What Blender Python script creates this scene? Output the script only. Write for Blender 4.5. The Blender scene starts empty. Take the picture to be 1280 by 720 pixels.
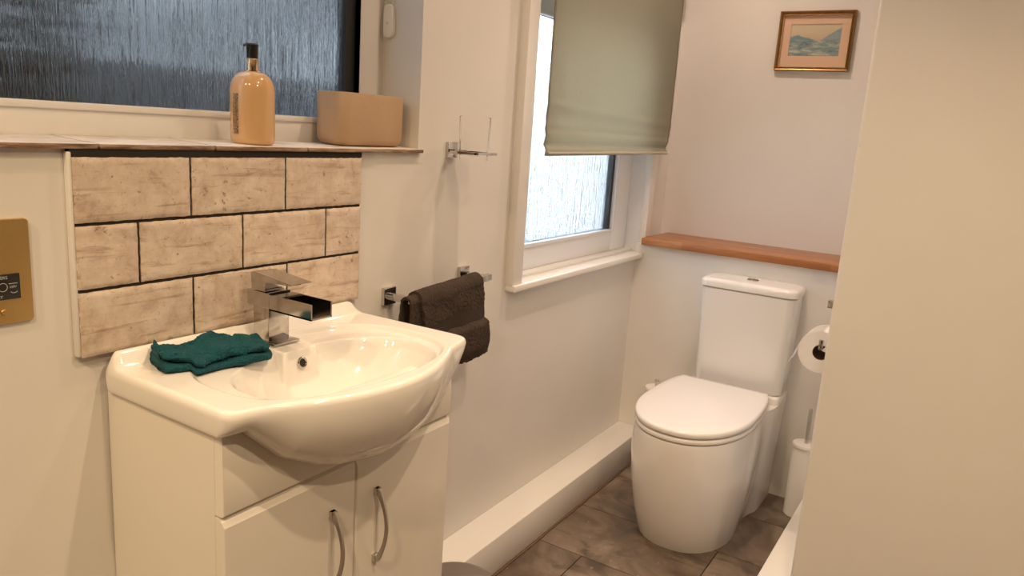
import bpy, bmesh, math, random
from mathutils import Vector, Matrix, noise
random.seed(4)
C = bpy.context.scene.collection
PI = math.pi
sc = bpy.context.scene

# ------------------------------------------------------------------ helpers
def obj(name, bm, mat=None, parent=None, smooth=False, angle=None):
    me = bpy.data.meshes.new(name)
    bmesh.ops.recalc_face_normals(bm, faces=bm.faces[:])
    bm.to_mesh(me); bm.free()
    o = bpy.data.objects.new(name, me); C.objects.link(o)
    if mat is not None:
        for m in (mat if isinstance(mat, (list, tuple)) else [mat]):
            me.materials.append(m)
    if smooth:
        for p in me.polygons: p.use_smooth = True
        if angle is not None:
            me.set_sharp_from_angle(angle=math.radians(angle))
    if parent is not None:
        o.parent = parent
        o.matrix_parent_inverse = Matrix.Translation(-Vector(parent.location)) if parent.type == 'EMPTY' and parent.parent is None else parent.matrix_world.inverted()
    return o

def thing(name, label, cat, loc=(0, 0, 0), group=None):
    o = bpy.data.objects.new(name, None); C.objects.link(o)
    o.location = loc; o['label'] = label; o['category'] = cat
    o.empty_display_size = .02
    o.matrix_world = Matrix.Translation(Vector(loc))
    if group: o['group'] = group
    return o

def tag(o, label, cat, group=None):
    o['label'] = label; o['category'] = cat
    if group: o['group'] = group
    return o

def struct(o):
    o['kind'] = 'structure'; return o

def box(bm, x0, x1, y0, y1, z0, z1, bev=0.0, seg=2):
    r = bmesh.ops.create_cube(bm, size=1.0)
    vs = r['verts']
    for v in vs:
        v.co = Vector(((x0 + x1) / 2 + v.co.x * (x1 - x0), (y0 + y1) / 2 + v.co.y * (y1 - y0), (z0 + z1) / 2 + v.co.z * (z1 - z0)))
    if bev > 0:
        es = list({e for v in vs for e in v.link_edges})
        bmesh.ops.bevel(bm, geom=es, offset=bev, segments=seg, affect='EDGES', profile=.5)
    return vs

def boxes(name, lst, mat, parent=None, bev=0.0, seg=2):
    bm = bmesh.new()
    for b in lst: box(bm, *b, bev=bev, seg=seg)
    return obj(name, bm, mat, parent, smooth=bev > 0, angle=40 if bev > 0 else None)

def lathe(bm, prof, cx, cy, n=48, cap0=True, cap1=True):
    rings = []
    for r, z in prof:
        rings.append([bm.verts.new((cx + r * math.cos(2 * PI * k / n), cy + r * math.sin(2 * PI * k / n), z)) for k in range(n)])
    for a, b in zip(rings, rings[1:]):
        for k in range(n):
            bm.faces.new((a[k], a[(k + 1) % n], b[(k + 1) % n], b[k]))
    if cap0: bm.faces.new(rings[0])
    if cap1: bm.faces.new(rings[-1])

def loft(bm, rings, cap0=True, cap1=True):
    R = [[bm.verts.new(p) for p in r] for r in rings]
    n = len(R[0])
    for a, b in zip(R, R[1:]):
        for k in range(n):
            bm.faces.new((a[k], a[(k + 1) % n], b[(k + 1) % n], b[k]))
    if cap0: bm.faces.new(R[0])
    if cap1: bm.faces.new(R[-1])
    return R

def tube(bm, pts, r, n=12, closed=False):
    pts = [Vector(p) for p in pts]
    rings = []
    up = Vector((0, 0, 1)); prev = None
    for i, p in enumerate(pts):
        a = pts[max(i - 1, 0)]; b = pts[min(i + 1, len(pts) - 1)]
        t = (b - a).normalized()
        if prev is None:
            u = t.cross(up)
            if u.length < .1: u = t.cross(Vector((1, 0, 0)))
            u.normalize()
        else:
            u = (prev - t * prev.dot(t)).normalized()
        prev = u; w = t.cross(u)
        rr = r[i] if isinstance(r, (list, tuple)) else r
        rings.append([p + u * (rr * math.cos(2 * PI * k / n)) + w * (rr * math.sin(2 * PI * k / n)) for k in range(n)])
    loft(bm, rings)

def sm(a, b, x):
    if a == b: return float(x > a)
    t = min(1, max(0, (x - a) / (b - a))); return t * t * (3 - 2 * t)

def interp(x, tab):
    if x <= tab[0][0]: return tab[0][1]
    for (a, fa), (b, fb) in zip(tab, tab[1:]):
        if x <= b: return fa + (fb - fa) * (x - a) / (b - a)
    return tab[-1][1]

def catmull(P, closed=False, n=8):
    out = []; N = len(P)
    rng = range(N) if closed else range(N - 1)
    for i in rng:
        g = lambda k: Vector(P[k % N]) if closed else Vector(P[min(max(k, 0), N - 1)])
        p0, p1, p2, p3 = g(i - 1), g(i), g(i + 1), g(i + 2)
        for j in range(n):
            t = j / n
            out.append(.5 * ((2 * p1) + (p2 - p0) * t + (2 * p0 - 5 * p1 + 4 * p2 - p3) * t * t + (3 * p1 - p0 - 3 * p2 + p3) * t ** 3))
    if not closed: out.append(Vector(P[-1]))
    return out

# ------------------------------------------------------------------ materials
class NT:
    def __init__(s, name):
        s.m = bpy.data.materials.new(name); s.m.use_nodes = True
        s.t = s.m.node_tree; s.t.nodes.clear()
        s.out = s.t.nodes.new('ShaderNodeOutputMaterial')
        s.b = s.t.nodes.new('ShaderNodeBsdfPrincipled')
        s.t.links.new(s.b.outputs[0], s.out.inputs[0])
    def n(s, typ, **kw):
        nd = s.t.nodes.new(typ)
        for k, v in kw.items():
            if k.startswith('_'): setattr(nd, k[1:], v)
            else:
                key = k.replace('__', ' ')
                nd.inputs[key].default_value = v
        return nd
    def l(s, a, b): s.t.links.new(a, b)
    def set(s, **kw):
        for k, v in kw.items(): s.b.inputs[k.replace('__', ' ')].default_value = v
        return s
    def coord(s, scale=(1, 1, 1), which='Object', rot=(0, 0, 0)):
        tc = s.n('ShaderNodeTexCoord'); mp = s.n('ShaderNodeMapping')
        mp.inputs['Scale'].default_value = scale; mp.inputs['Rotation'].default_value = rot
        s.l(tc.outputs[which], mp.inputs['Vector']); return mp.outputs['Vector']
    def noise(s, vec, scale, detail=4, rough=.55, dist=0):
        nd = s.n('ShaderNodeTexNoise'); nd.inputs['Scale'].default_value = scale
        nd.inputs['Detail'].default_value = detail; nd.inputs['Roughness'].default_value = rough
        nd.inputs['Distortion'].default_value = dist
        s.l(vec, nd.inputs['Vector']); return nd.outputs['Fac']
    def ramp(s, fac, stops):
        r = s.n('ShaderNodeValToRGB'); cr = r.color_ramp
        while len(cr.elements) > len(stops): cr.elements.remove(cr.elements[-1])
        while len(cr.elements) < len(stops): cr.elements.new(.5)
        for e, (p, c) in zip(cr.elements, stops):
            e.position = p; e.color = (*c, 1) if len(c) == 3 else c
        s.l(fac, r.inputs['Fac']); return r.outputs['Color']
    def mix(s, fac, a, b, mode='MIX'):
        m = s.n('ShaderNodeMix'); m.data_type = 'RGBA'; m.blend_type = mode
        for sock, v in ((m.inputs[0], fac), (m.inputs[6], a), (m.inputs[7], b)):
            if hasattr(v, 'links') or isinstance(v, bpy.types.NodeSocket): s.l(v, sock)
            elif isinstance(v, (int, float)): sock.default_value = v
            else: sock.default_value = (*v, 1)
        return m.outputs[2]
    def bump(s, h, strength=.2, dist=.002):
        b = s.n('ShaderNodeBump'); b.inputs['Strength'].default_value = strength
        b.inputs['Distance'].default_value = dist
        s.l(h, b.inputs['Height']); s.l(b.outputs[0], s.b.inputs['Normal']); return b

def plain(name, col, rough=.5, metal=0, **kw):
    t = NT(name); t.set(Base__Color=(*col, 1), Roughness=rough, Metallic=metal, **kw); return t

def make_paint(name, col, rough=.55, bstr=.12, sc1=220):
    t = plain(name, col, rough)
    v = t.coord()
    h = t.noise(v, sc1, 3); h2 = t.noise(v, 9, 3)
    m = t.n('ShaderNodeMath', _operation='MULTIPLY_ADD'); m.inputs[1].default_value = 3.0
    t.l(h2, m.inputs[0]); t.l(h, m.inputs[2])
    t.bump(m.outputs[0], bstr, .0012)
    c = t.mix(t.ramp(t.noise(v, 3.5, 5), [(.35, (0, 0, 0)), (.7, (1, 1, 1))]), col, tuple(x * .965 for x in col))
    t.l(c, t.b.inputs['Base Color'])
    return t.m

M = {}
M['wall'] = make_paint('wall_paint', (.78, .755, .715))
M['wall_unseen'] = make_paint('dark_unseen_wall', (.12, .10, .083))  # walls behind the camera, darkened for chrome reflections and less fill light
M['trim'] = make_paint('gloss_trim_paint', (.86, .84, .81), .3, .06, 60)
M['ceiling'] = make_paint('ceiling_paint', (.82, .81, .79))
M['upvc'] = plain('white_upvc', (.84, .83, .81), .28).m
M['upvc_daylit'] = plain('daylight_tint_upvc', (.86, .88, .92), .26).m  # uPVC with the cool cast of window daylight put into its colour
M['ceramic'] = plain('white_ceramic', (.87, .845, .80), .07, Coat__Weight=.4, Coat__Roughness=.03).m
M['toilet'] = plain('toilet_ceramic', (.84, .82, .80), .1, Coat__Weight=.3, Coat__Roughness=.04).m
M['seat'] = plain('seat_plastic', (.85, .83, .82), .16).m
M['gloss'] = plain('gloss_white_lacquer', (.84, .80, .73), .16, Coat__Weight=.3, Coat__Roughness=.05).m
M['chrome'] = plain('chrome', (.60, .585, .57), .05, 1).m
M['satin'] = plain('satin_nickel', (.62, .59, .56), .28, 1).m
M['black'] = plain('black_plastic', (.012, .012, .013), .35).m
M['rubber'] = plain('black_gasket_and_edge', (.018, .02, .024), .5).m
M['hole'] = plain('dark_hole', (.01, .009, .008), .7).m
M['white_plastic'] = plain('white_plastic', (.85, .84, .81), .3).m
M['gold'] = plain('gold_collar', (.80, .62, .40), .18, 1).m
M['white_print'] = plain('white_print', (.55, .54, .5), .5).m
M['glass'] = plain('clear_glass', (1, 1, 1), .0, Transmission__Weight=1, IOR=1.10).m
M['bin'] = plain('brushed_bin_lid', (.30, .26, .24), .38, .75).m
M['caulk'] = plain('old_caulk', (.16, .10, .07), .8).m
M['grout'] = plain('dark_grout', (.022, .017, .014), .9).m

# brass plate
t = plain('brushed_brass', (.46, .30, .105), .42, 1)
v = t.coord((300, 300, 4)); t.bump(t.noise(v, 3, 3), .08, .0004)
t.l(t.mix(t.noise(t.coord(), 30, 4), (.66, .44, .17), (.76, .53, .23)), t.b.inputs['Base Color'])
M['brass'] = t.m

# wall tiles (rustic cream brick)
t = plain('rustic_cream_tile', (.62, .52, .42), .5)
v = t.coord(); info = t.n('ShaderNodeAttribute'); info.attribute_name = 'tile_id'
add = t.n('ShaderNodeVectorMath', _operation='MULTIPLY_ADD')
t.l(info.outputs['Color'], add.inputs[0]); add.inputs[1].default_value = (7, 3, 5); t.l(v, add.inputs[2])
tv = add.outputs[0]
st = t.n('ShaderNodeMapping'); st.inputs['Scale'].default_value = (7, 20, 75); t.l(tv, st.inputs['Vector'])
streak = t.noise(st.outputs[0], 1.0, 7, .65, .6)
blot = t.noise(tv, 24, 8, .68, .3)
spots = t.noise(tv, 70, 5, .7)
c1 = t.ramp(blot, [(.3, (.44, .335, .255)), (.43, (.60, .485, .39)), (.6, (.70, .595, .495)), (.8, (.77, .685, .595))])
c2 = t.mix(t.ramp(streak, [(.56, (0, 0, 0)), (.68, (.8, .8, .8))]), c1, (.34, .225, .15))
c3 = t.mix(t.ramp(spots, [(.62, (0, 0, 0)), (.68, (.85, .85, .85))]), c2, (.24, .155, .10))
geo = t.n('ShaderNodeAttribute'); geo.attribute_name = 'edge'
em = t.n('ShaderNodeMath', _operation='MULTIPLY'); t.l(geo.outputs['Fac'], em.inputs[0])
t.l(t.ramp(t.noise(tv, 45, 5, .7), [(.56, (0, 0, 0)), (.70, (.7, .7, .7))]), em.inputs[1])
c4 = t.mix(em.outputs[0], c3, (.17, .115, .08))
c5 = t.mix(t.ramp(t.noise(tv, 150, 4, .7), [(.60, (0, 0, 0)), (.70, (.55, .55, .55))]), c4, (.30, .20, .13))
t.l(c5, t.b.inputs['Base Color'])
t.bump(t.mix(.5, blot, streak), .35, .003)
M['tile'] = t.m

# sill tile: pale worn top with brown broken edge
t = plain('worn_sill_tile', (.6, .52, .46), .4)
v = t.coord((1, 1, 1)); a = t.noise(v, 14, 6, .65); b_ = t.noise(t.coord((6, 30, 120)), 1.2, 5, .65)
c = t.ramp(a, [(.3, (.58, .50, .44)), (.5, (.74, .68, .64)), (.75, (.82, .78, .76))])
c = t.mix(t.ramp(b_, [(.55, (0, 0, 0)), (.7, (.6, .6, .6))]), c, (.34, .23, .15))
t.l(c, t.b.inputs['Base Color']); t.bump(a, .2, .002)
M['sill_top'] = t.m
t = plain('worn_sill_edge', (.4, .28, .18), .6)
v = t.coord((8, 8, 60)); a = t.noise(v, 2, 6, .65)
t.l(t.ramp(a, [(.3, (.07, .04, .022)), (.48, (.22, .13, .075)), (.66, (.46, .33, .23))]), t.b.inputs['Base Color']); t.bump(a, .4, .002)
M['sill_edge'] = t.m

# floor slate-look tile
t = plain('slate_floor_tile', (.2, .16, .13), .33)
v = t.coord(); info = t.n('ShaderNodeAttribute'); info.attribute_name = 'tile_id'
add = t.n('ShaderNodeVectorMath', _operation='MULTIPLY_ADD')
t.l(info.outputs['Color'], add.inputs[0]); add.inputs[1].default_value = (9, 4, 6); t.l(v, add.inputs[2]); tv = add.outputs[0]
big = t.noise(tv, 4.5, 8, .62, .9)
st = t.n('ShaderNodeMapping'); st.inputs['Scale'].default_value = (2.6, 1.5, 2); st.inputs['Rotation'].default_value = (0, 0, .7); t.l(tv, st.inputs['Vector'])
vein = t.noise(st.outputs[0], 2.6, 7, .62, 1.4)
fine = t.noise(tv, 38, 5, .72)
c = t.ramp(big, [(.30, (.075, .054, .041)), (.44, (.145, .108, .083)), (.58, (.23, .178, .14)), (.72, (.36, .29, .235))])
c = t.mix(t.ramp(vein, [(.34, (.85, .85, .85)), (.47, (0, 0, 0))]), c, (.075, .053, .04))
c = t.mix(t.ramp(fine, [(.63, (0, 0, 0)), (.72, (.5, .5, .5))]), c, (.5, .43, .36))
t.l(c, t.b.inputs['Base Color'])
rr = t.ramp(big, [(.3, (.28, .28, .28)), (.7, (.45, .45, .45))]); t.l(rr, t.b.inputs['Roughness'])
t.bump(t.mix(.4, vein, big), .3, .004)
M['floor'] = t.m

# oak worktop shelf: finger-jointed staves
t = plain('oiled_oak_staves', (.4, .18, .07), .35)
v = t.coord(); sx = t.n('ShaderNodeSeparateXYZ'); t.l(v, sx.inputs[0])
cb = t.n('ShaderNodeCombineXYZ'); t.l(sx.outputs[1], cb.inputs[0]); t.l(sx.outputs[0], cb.inputs[1]); t.l(sx.outputs[2], cb.inputs[2])
br = t.n('ShaderNodeTexBrick'); t.l(cb.outputs[0], br.inputs['Vector'])
br.offset = .37; br.inputs['Scale'].default_value = 1; br.inputs['Brick Width'].default_value = .27; br.inputs['Row Height'].default_value = .04
br.inputs['Mortar Size'].default_value = .0004; br.inputs['Color1'].default_value = (.53, .235, .085, 1); br.inputs['Color2'].default_value = (.34, .135, .048, 1)
br.inputs['Mortar'].default_value = (.16, .06, .02, 1)
gr = t.noise(t.coord((60, 5, 60)), 3, 6, .6, .4)
c = t.mix(t.ramp(gr, [(.35, (.55, .55, .55)), (.65, (0, 0, 0))]), br.outputs['Color'], (.23, .085, .03))
t.l(c, t.b.inputs['Base Color']); M['oak'] = t.m

# blind fabric
t = plain('sage_blind_fabric', (.36, .31, .20), .85)
v = t.coord((1, 1, 1)); w1 = t.noise(t.coord((900, 900, 60)), 1, 2); w2 = t.noise(t.coord((60, 60, 900)), 1, 2)
wv = t.mix(.5, w1, w2); c = t.mix(wv, (.37, .345, .255), (.50, .47, .36))
t.l(c, t.b.inputs['Base Color']); t.bump(wv, .25, .001)
t.set(Sheen__Weight=.15)
tr = t.n('ShaderNodeBsdfTranslucent'); t.l(c, tr.inputs[0])
ms = t.n('ShaderNodeMixShader'); ms.inputs[0].default_value = .06
t.l(t.b.outputs[0], ms.inputs[1]); t.l(tr.outputs[0], ms.inputs[2]); t.l(ms.outputs[0], t.out.inputs[0])
M['blind'] = t.m

def terry(name, ca, cb_, scale=420, bs=.9):
    t = plain(name, ca, .95)
    v = t.coord(); a = t.noise(v, scale, 3, .7); b2 = t.noise(v, 30, 4)
    t.l(t.mix(t.mix(.35, a, b2), ca, cb_), t.b.inputs['Base Color']); t.bump(a, bs, .003)
    return t.m
M['teal'] = terry('teal_terry', (.0, .020, .030), (.002, .120, .150), 240, 1.0)
M['teal_hem'] = terry('teal_hem', (.002, .05, .056), (.01, .12, .125), 900, .3)
M['brown'] = terry('brown_terry', (.003, .0018, .0012), (.085, .053, .038), 150, 1.0)
M['brown_band'] = terry('brown_band', (.030, .019, .014), (.044, .028, .021), 900, .2)

# hand soap
t = plain('peach_hand_soap', (.68, .425, .215), .13, Subsurface__Weight=.3, Subsurface__Scale=.02, Coat__Weight=.4)
t.b.inputs['Subsurface Radius'].default_value = (1, .5, .2)
M['soap'] = t.m
# speckled stone
t = plain('sandstone_composite', (.5, .35, .23), .6)
v = t.coord(); a = t.noise(v, 110, 4, .75); b_ = t.noise(v, 14, 4)
c = t.mix(b_, (.43, .285, .170), (.52, .355, .225))
c = t.mix(t.ramp(a, [(.28, (.8, .8, .8)), (.36, (0, 0, 0))]), c, (.26, .16, .09))
c = t.mix(t.ramp(a, [(.66, (0, 0, 0)), (.74, (.6, .6, .6))]), c, (.7, .56, .42))
t.l(c, t.b.inputs['Base Color']); t.bump(a, .15, .0008); M['stone'] = t.m
# obscured 'rain' glass
def rain(name, rough, tint):
    t = plain(name, tint, rough, Transmission__Weight=1, IOR=1.45)
    v = t.coord((120, 20, 5)); a = t.noise(v, 1, 4, .62, .15)
    v2 = t.coord((300, 20, 9)); b2 = t.noise(v2, 1, 3, .6, .1)
    h = t.mix(.35, a, b2)
    h2 = t.ramp(h, [(.35, (0, 0, 0)), (.55, (.45, .45, .45)), (.62, (1, 1, 1))])
    t.bump(h2, .62, .006)
    return t.m
M['rain'] = rain('rain_glass', .05, (.93, .97, 1))
M['pane_outer'] = plain('outer_clear_pane', (.96, .98, 1), .0, Transmission__Weight=1, IOR=1.02).m
# gold picture frame
t = plain('gilt_frame', (.36, .19, .065), .3, .8)
v = t.coord(); t.l(t.mix(t.noise(v, 60, 4), (.17, .085, .028), (.33, .18, .065)), t.b.inputs['Base Color']); M['gilt'] = t.m
M['gilt_bead'] = plain('bright_gilt', (.75, .52, .26), .22, 1).m
M['mat'] = plain('peach_mount_card', (.66, .45, .32), .9).m
M['paper'] = plain('toilet_paper', (.88, .85, .80), .95).m
M['card'] = plain('cardboard_core', (.10, .055, .03), .9).m
M['lamp'] = plain('lamp_lens', (1, .8, .6), .4, Emission__Strength=6.0).m
M['lamp'].node_tree.nodes['Principled BSDF'].inputs['Emission Color'].default_value = (1, .76, .52, 1)

# ------------------------------------------------------------------ setting
YA, XL, XU, XE, YD = 1.179, 2.841, 3.10, 1.85, .272
ZC = 2.35
# wall with two window openings
W1 = (.02, 1.446, 1.226, 2.12)      # x0,x1,z0,z1
W2 = (1.905, 2.885, .826, 1.76)
T = .16
bm = bmesh.new()
for b in [(-1.0, W1[0], YA, YA + T, 0, ZC), (W1[0], W1[1], YA, YA + T, 0, W1[2]), (W1[0], W1[1], YA, YA + T, W1[3], ZC),
          (W1[1], W2[0], YA, YA + T, 0, ZC), (W2[0], W2[1], YA, YA + T, 0, W2[2]), (W2[0], W2[1], YA, YA + T, W2[3], ZC),
          (W2[1], XU + .1, YA, YA + T, 0, ZC)]:
    box(bm, *b)
struct(obj('wall_left', bm, M['wall']))
struct(boxes('wall_back', [(XU, XU + .1, YD - .1, YA, 0, ZC)], M['wall']))
struct(boxes('wall_cistern', [(XL, XU, YD, YA, 0, .880)], M['wall']))
bm = bmesh.new(); Lp = [(XE, -1.3), (XE + .1, -1.3), (XE + .1, YD - .12), (XU, YD - .12), (XU, YD), (XE + .006, YD), (XE + .002, YD - .002), (XE, YD - .006)]
loft(bm, [[(x, y, z) for x, y in Lp] for z in (0, ZC)])
struct(obj('wall_right', bm, M['wall']))
struct(boxes('wall_front', [(-1.1, -1.0, -1.3, YA + T, 0, ZC)], M['wall_unseen']))
struct(boxes('wall_side', [(-1.0, XE, -1.4, -1.3, 0, ZC)], M['wall_unseen']))
struct(boxes('ceiling', [(-1.1, XU + .1, -1.4, YA + T, ZC, ZC + .1)], M['ceiling']))
# boxed-in pipes along the walls
for nm, y0, y1, x0 in (('baseboard_left', YA - .115, YA, -1.0), ('baseboard_right', YD, YD + .112, XE)):
    bm = bmesh.new(); box(bm, x0, XL, y0, y1, 0.004, .121, bev=.0035)
    struct(obj(nm, bm, M['trim'], smooth=True, angle=40))
bm = bmesh.new()
rnd = random.Random(2)
x = -1.0
while x < XL - .02:
    L = rnd.uniform(.02, .07); x1 = min(x + L, XL - .01)
    box(bm, x, x1, YA - .1195 - rnd.uniform(0, .003), YA - .114, 0, .0035 + rnd.uniform(0, .002)); x = x1 - .001
struct(obj('trim_1', bm, M['caulk']))

# floor : grout bed plus tiles in one mesh
bm = bmesh.new(); lay = bm.loops.layers.color.new('tile_id')
def tile_face_color(vs, c):
    fs = {f for v_ in vs for f in v_.link_faces}
    for f in fs:
        for lp in f.loops: lp[lay] = c
bx = [-.13 + .3035 * k for k in range(-3, 12)]
off = {}
rnd = random.Random(5)
for i in range(len(bx) - 1):
    x0, x1 = bx[i], bx[i + 1]
    if x1 < -1 or x0 > XL: continue
    xm = (x0 + x1) / 2
    kk = int(round((x1 - 2.087) / .3035)); base = {1: .565, 2: .225, 3: .83}.get(kk, .905 - .34 * kk)
    for k in range(-9, 9):
        y0, y1 = base + .61 * k, base + .61 * (k + 1)
        yy0, yy1 = max(y0, -1.35), min(y1, YA)
        if yy1 - yy0 < .02: continue
        n0 = len(bm.verts)
        vs = box(bm, max(x0, -1.05) + .0016, min(x1, XL + .02) - .0016, yy0 + .0016, yy1 - .0016, -.012, 0)
        tile_face_color(vs, (rnd.random(), rnd.random(), rnd.random(), 1))
nf = len(bm.faces)
for f in bm.faces: f.material_index = 0
vs = box(bm, -1.1, XU + .1, -1.4, YA + T, -.05, -.0025)
for f in {f for v_ in vs for f in v_.link_faces}: f.material_index = 1
struct(obj('floor', bm, [M['floor'], M['grout']]))

# ------------------------------------------------------------------ window 1 (over the basin)
yf = 1.30
w1 = bpy.data.objects.new('window_1', None); C.objects.link(w1); w1['kind'] = 'structure'
def frame_ring(name, x0, x1, z0, z1, wL, wR, wB, wT, y0, y1, mat, parent, bev=.003):
    return boxes(name, [(x0, x0 + wL, y0, y1, z0, z1), (x1 - wR, x1, y0, y1, z0, z1), (x0 + wL, x1 - wR, y0, y1, z0, z0 + wB), (x0 + wL, x1 - wR, y0, y1, z1 - wT, z1)], mat, parent, bev=bev)
frame_ring('window_frame', W1[0] - .01, W1[1] + .004, 1.2385, W1[3] + .01, .07, .086, .046, .06, yf, yf + .06, M['upvc'], w1)
frame_ring('glazing_bead', W1[0] + .055, W1[1] - .082, 1.2815, W1[3] - .045, .012, .0, .012, .012, yf - .004, yf + .02, M['upvc'], w1, .002)
frame_ring('gasket_dark_edge', W1[0] + .06, W1[1] - .080, 1.288, W1[3] - .05, .004, .034, .003, .004, yf + .012, yf + .04, M['rubber'], w1, 0)  # right side widened to stand in for the dark outer reveal
boxes('glass_pane', [(W1[0] + .05, W1[1] - .081, yf + .022, yf + .026, 1.28, W1[3] - .04)], M['rain'], w1)
# tiled sill
sill = bmesh.new()
joints = [-.17, .04, .248, .457, .6655, .8730, 1.0865, 1.3020, 1.4545]
rnd = random.Random(3)
for a, b in zip(joints, joints[1:]):
    yfr = 1.1660 + rnd.uniform(-.0015, .0015)
    vs = box(sill, a + .0016, b - .0016, yfr, yf + .002 if b < 1.45 else yf + .002, 1.2262, 1.2345, bev=.0016)
for v_ in sill.verts:
    v_.co.z += .005 * sm(1.17, 1.30, v_.co.y)
    v_.co.z += .0006 * noise.noise(v_.co * 40)
    if v_.co.x > 1.4462 and v_.co.y > YA: v_.co.x = 1.4462
sill.faces.ensure_lookup_table()
for f in sill.faces:
    f.normal_update(); f.material_index = 0 if f.normal.z > .7 else 1
obj('sill', sill, [M['sill_top'], M['sill_edge']], w1, smooth=True, angle=35)
boxes('sill_bed', [(.62, 1.243, 1.1685, 1.25, 1.2145, 1.2268)], M['grout'], w1)

# rustic tile splashback under the sill
TX0, TX1, TY = .622, 1.2385, 1.162
bm = bmesh.new(); lay = bm.loops.layers.color.new('tile_id'); edl = bm.verts.layers.float.new('edge')
zr = [(1.1148, 1.2138), (1.0108, 1.1092), (.902, 1.0052)]
jx = [[TX0, .8205, 1.0285, TX1], [TX0, .7225, .9275, 1.1360, TX1], [TX0, .8215, 1.0330, TX1]]
rnd = random.Random(8)
for (z0, z1), js in zip(zr, jx):
    for a, b in zip(js, js[1:]):
        a2 = a + (.0022 if a > TX0 else 0); b2 = b - (.0022 if b < TX1 else 0)
        nx = max(3, int((b2 - a2) / .0035)); nz = max(3, int((z1 - z0) / .0035))
        col = (rnd.random(), rnd.random(), rnd.random(), 1); sd = Vector((rnd.random() * 50, 0, rnd.random() * 50))
        g = []
        for i in range(nx + 1):
            r = []
            for k in range(nz + 1):
                x = a2 + (b2 - a2) * i / nx; z = z0 + (z1 - z0) * k / nz
                e = min(i, nx - i, k, nz - k)
                d = min(x - a2, b2 - x, z - z0, z1 - z)
                wob = .0011 * noise.noise(Vector((x * 90, 3, z * 90)) + sd)
                y = TY + .0009 * noise.noise(Vector((x * 45, 1, z * 45)) + sd) + .0022 * (1 - sm(0, .006, d))
                if i in (0, nx): x += wob * (1 if 0 < i else -1) * .7 - (0)
                if k in (0, nz): z += wob * .8
                v_ = bm.verts.new((x, y, z)); v_[edl] = 1 - sm(0, .012, d)
                r.append(v_)
            g.append(r)
        fs = []
        for i in range(nx):
            for k in range(nz):
                fs.append(bm.faces.new((g[i][k], g[i + 1][k], g[i + 1][k + 1], g[i][k + 1])))
        # returns to the wall
        edge = [g[i][0] for i in range(nx + 1)] + [g[nx][k] for k in range(1, nz + 1)] + [g[i][nz] for i in range(nx - 1, -1, -1)] + [g[0][k] for k in range(nz - 1, 0, -1)]
        back = [bm.verts.new((p.co.x, YA - .006, p.co.z)) for p in edge]
        n = len(edge)
        for i in range(n): fs.append(bm.faces.new((edge[i], edge[(i + 1) % n], back[(i + 1) % n], back[i])))
        for f in fs:
            for lp in f.loops: lp[lay] = col
for f in bm.faces: f.material_index = 0
vs = box(bm, TX0 + .001, TX1 - .001, TY + .0045, YA, .904, 1.2145)
for f in {f for v_ in vs for f in v_.link_faces}: f.material_index = 1
# plaster filler down the left edge
g2 = box(bm, TX0 - .006, TX0 + .0004, TY + .0045, YA, .903, 1.222, bev=.002)
for f in {f for v_ in g2 if v_.is_valid for f in v_.link_faces}: f.material_index = 2
for f in bm.faces:
    c = f.calc_center_median()
    if c.x < TX0 - .0003: f.material_index = 2
sp = obj('tile_splashback', bm, [M['tile'], M['grout'], M['wall']], smooth=True, angle=50)
tag(sp, 'cream rustic brick-shaped tiles with dark grout behind the basin tap', 'splashback')

# ------------------------------------------------------------------ window 2 (beside the toilet)
w2 = bpy.data.objects.new('window_2', None); C.objects.link(w2); w2['kind'] = 'structure'
yc = 1.152
boxes('casing', [(1.872, 1.927, yc, YA + .002, .843, 1.755), (2.862, 2.918, yc, YA + .002, .86, 1.755), (1.872, 2.918, yc, YA + .002, 1.755, 1.815)], M['trim'], w2, bev=.002)
bm = bmesh.new()
box(bm, 1.874, 2.838, yc - .008, YA, .8245, .843, bev=.002); box(bm, 1.906, 2.884, YA - .002, 1.26, .8265, .843)
box(bm, 1.906, 2.884, 1.205, 1.26, .843, .853, bev=.0015)
obj('window_sill', bm, M['trim'], w2, smooth=True, angle=40)
boxes('reveal', [(1.9055, 1.926, yc + .003, 1.335, .843, 1.76), (2.864, 2.8845, yc + .003, 1.335, .843, 1.76), (1.926, 2.864, yc + .003, 1.335, 1.745, 1.759)], M['upvc_daylit'], w2, bev=.001)
frame_ring('sash', 1.926, 2.864, .853, 1.745, .06, .145, .078, .095, 1.236, 1.30, M['upvc_daylit'], w2, .003)
frame_ring('glazing_bead', 1.982, 2.729, .927, 1.652, .012, .012, .012, .012, 1.231, 1.25, M['upvc_daylit'], w2, .002)
frame_ring('gasket_dark_edge', 1.986, 2.7235, .932, 1.648, .004, .026, .006, .006, 1.246, 1.272, M['rubber'], w2, 0)  # wide right side again stands in for the dark reveal outside
boxes('glass_pane', [(1.98, 2.725, 1.262, 1.266, .925, 1.655)], M['rain'], w2)

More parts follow.
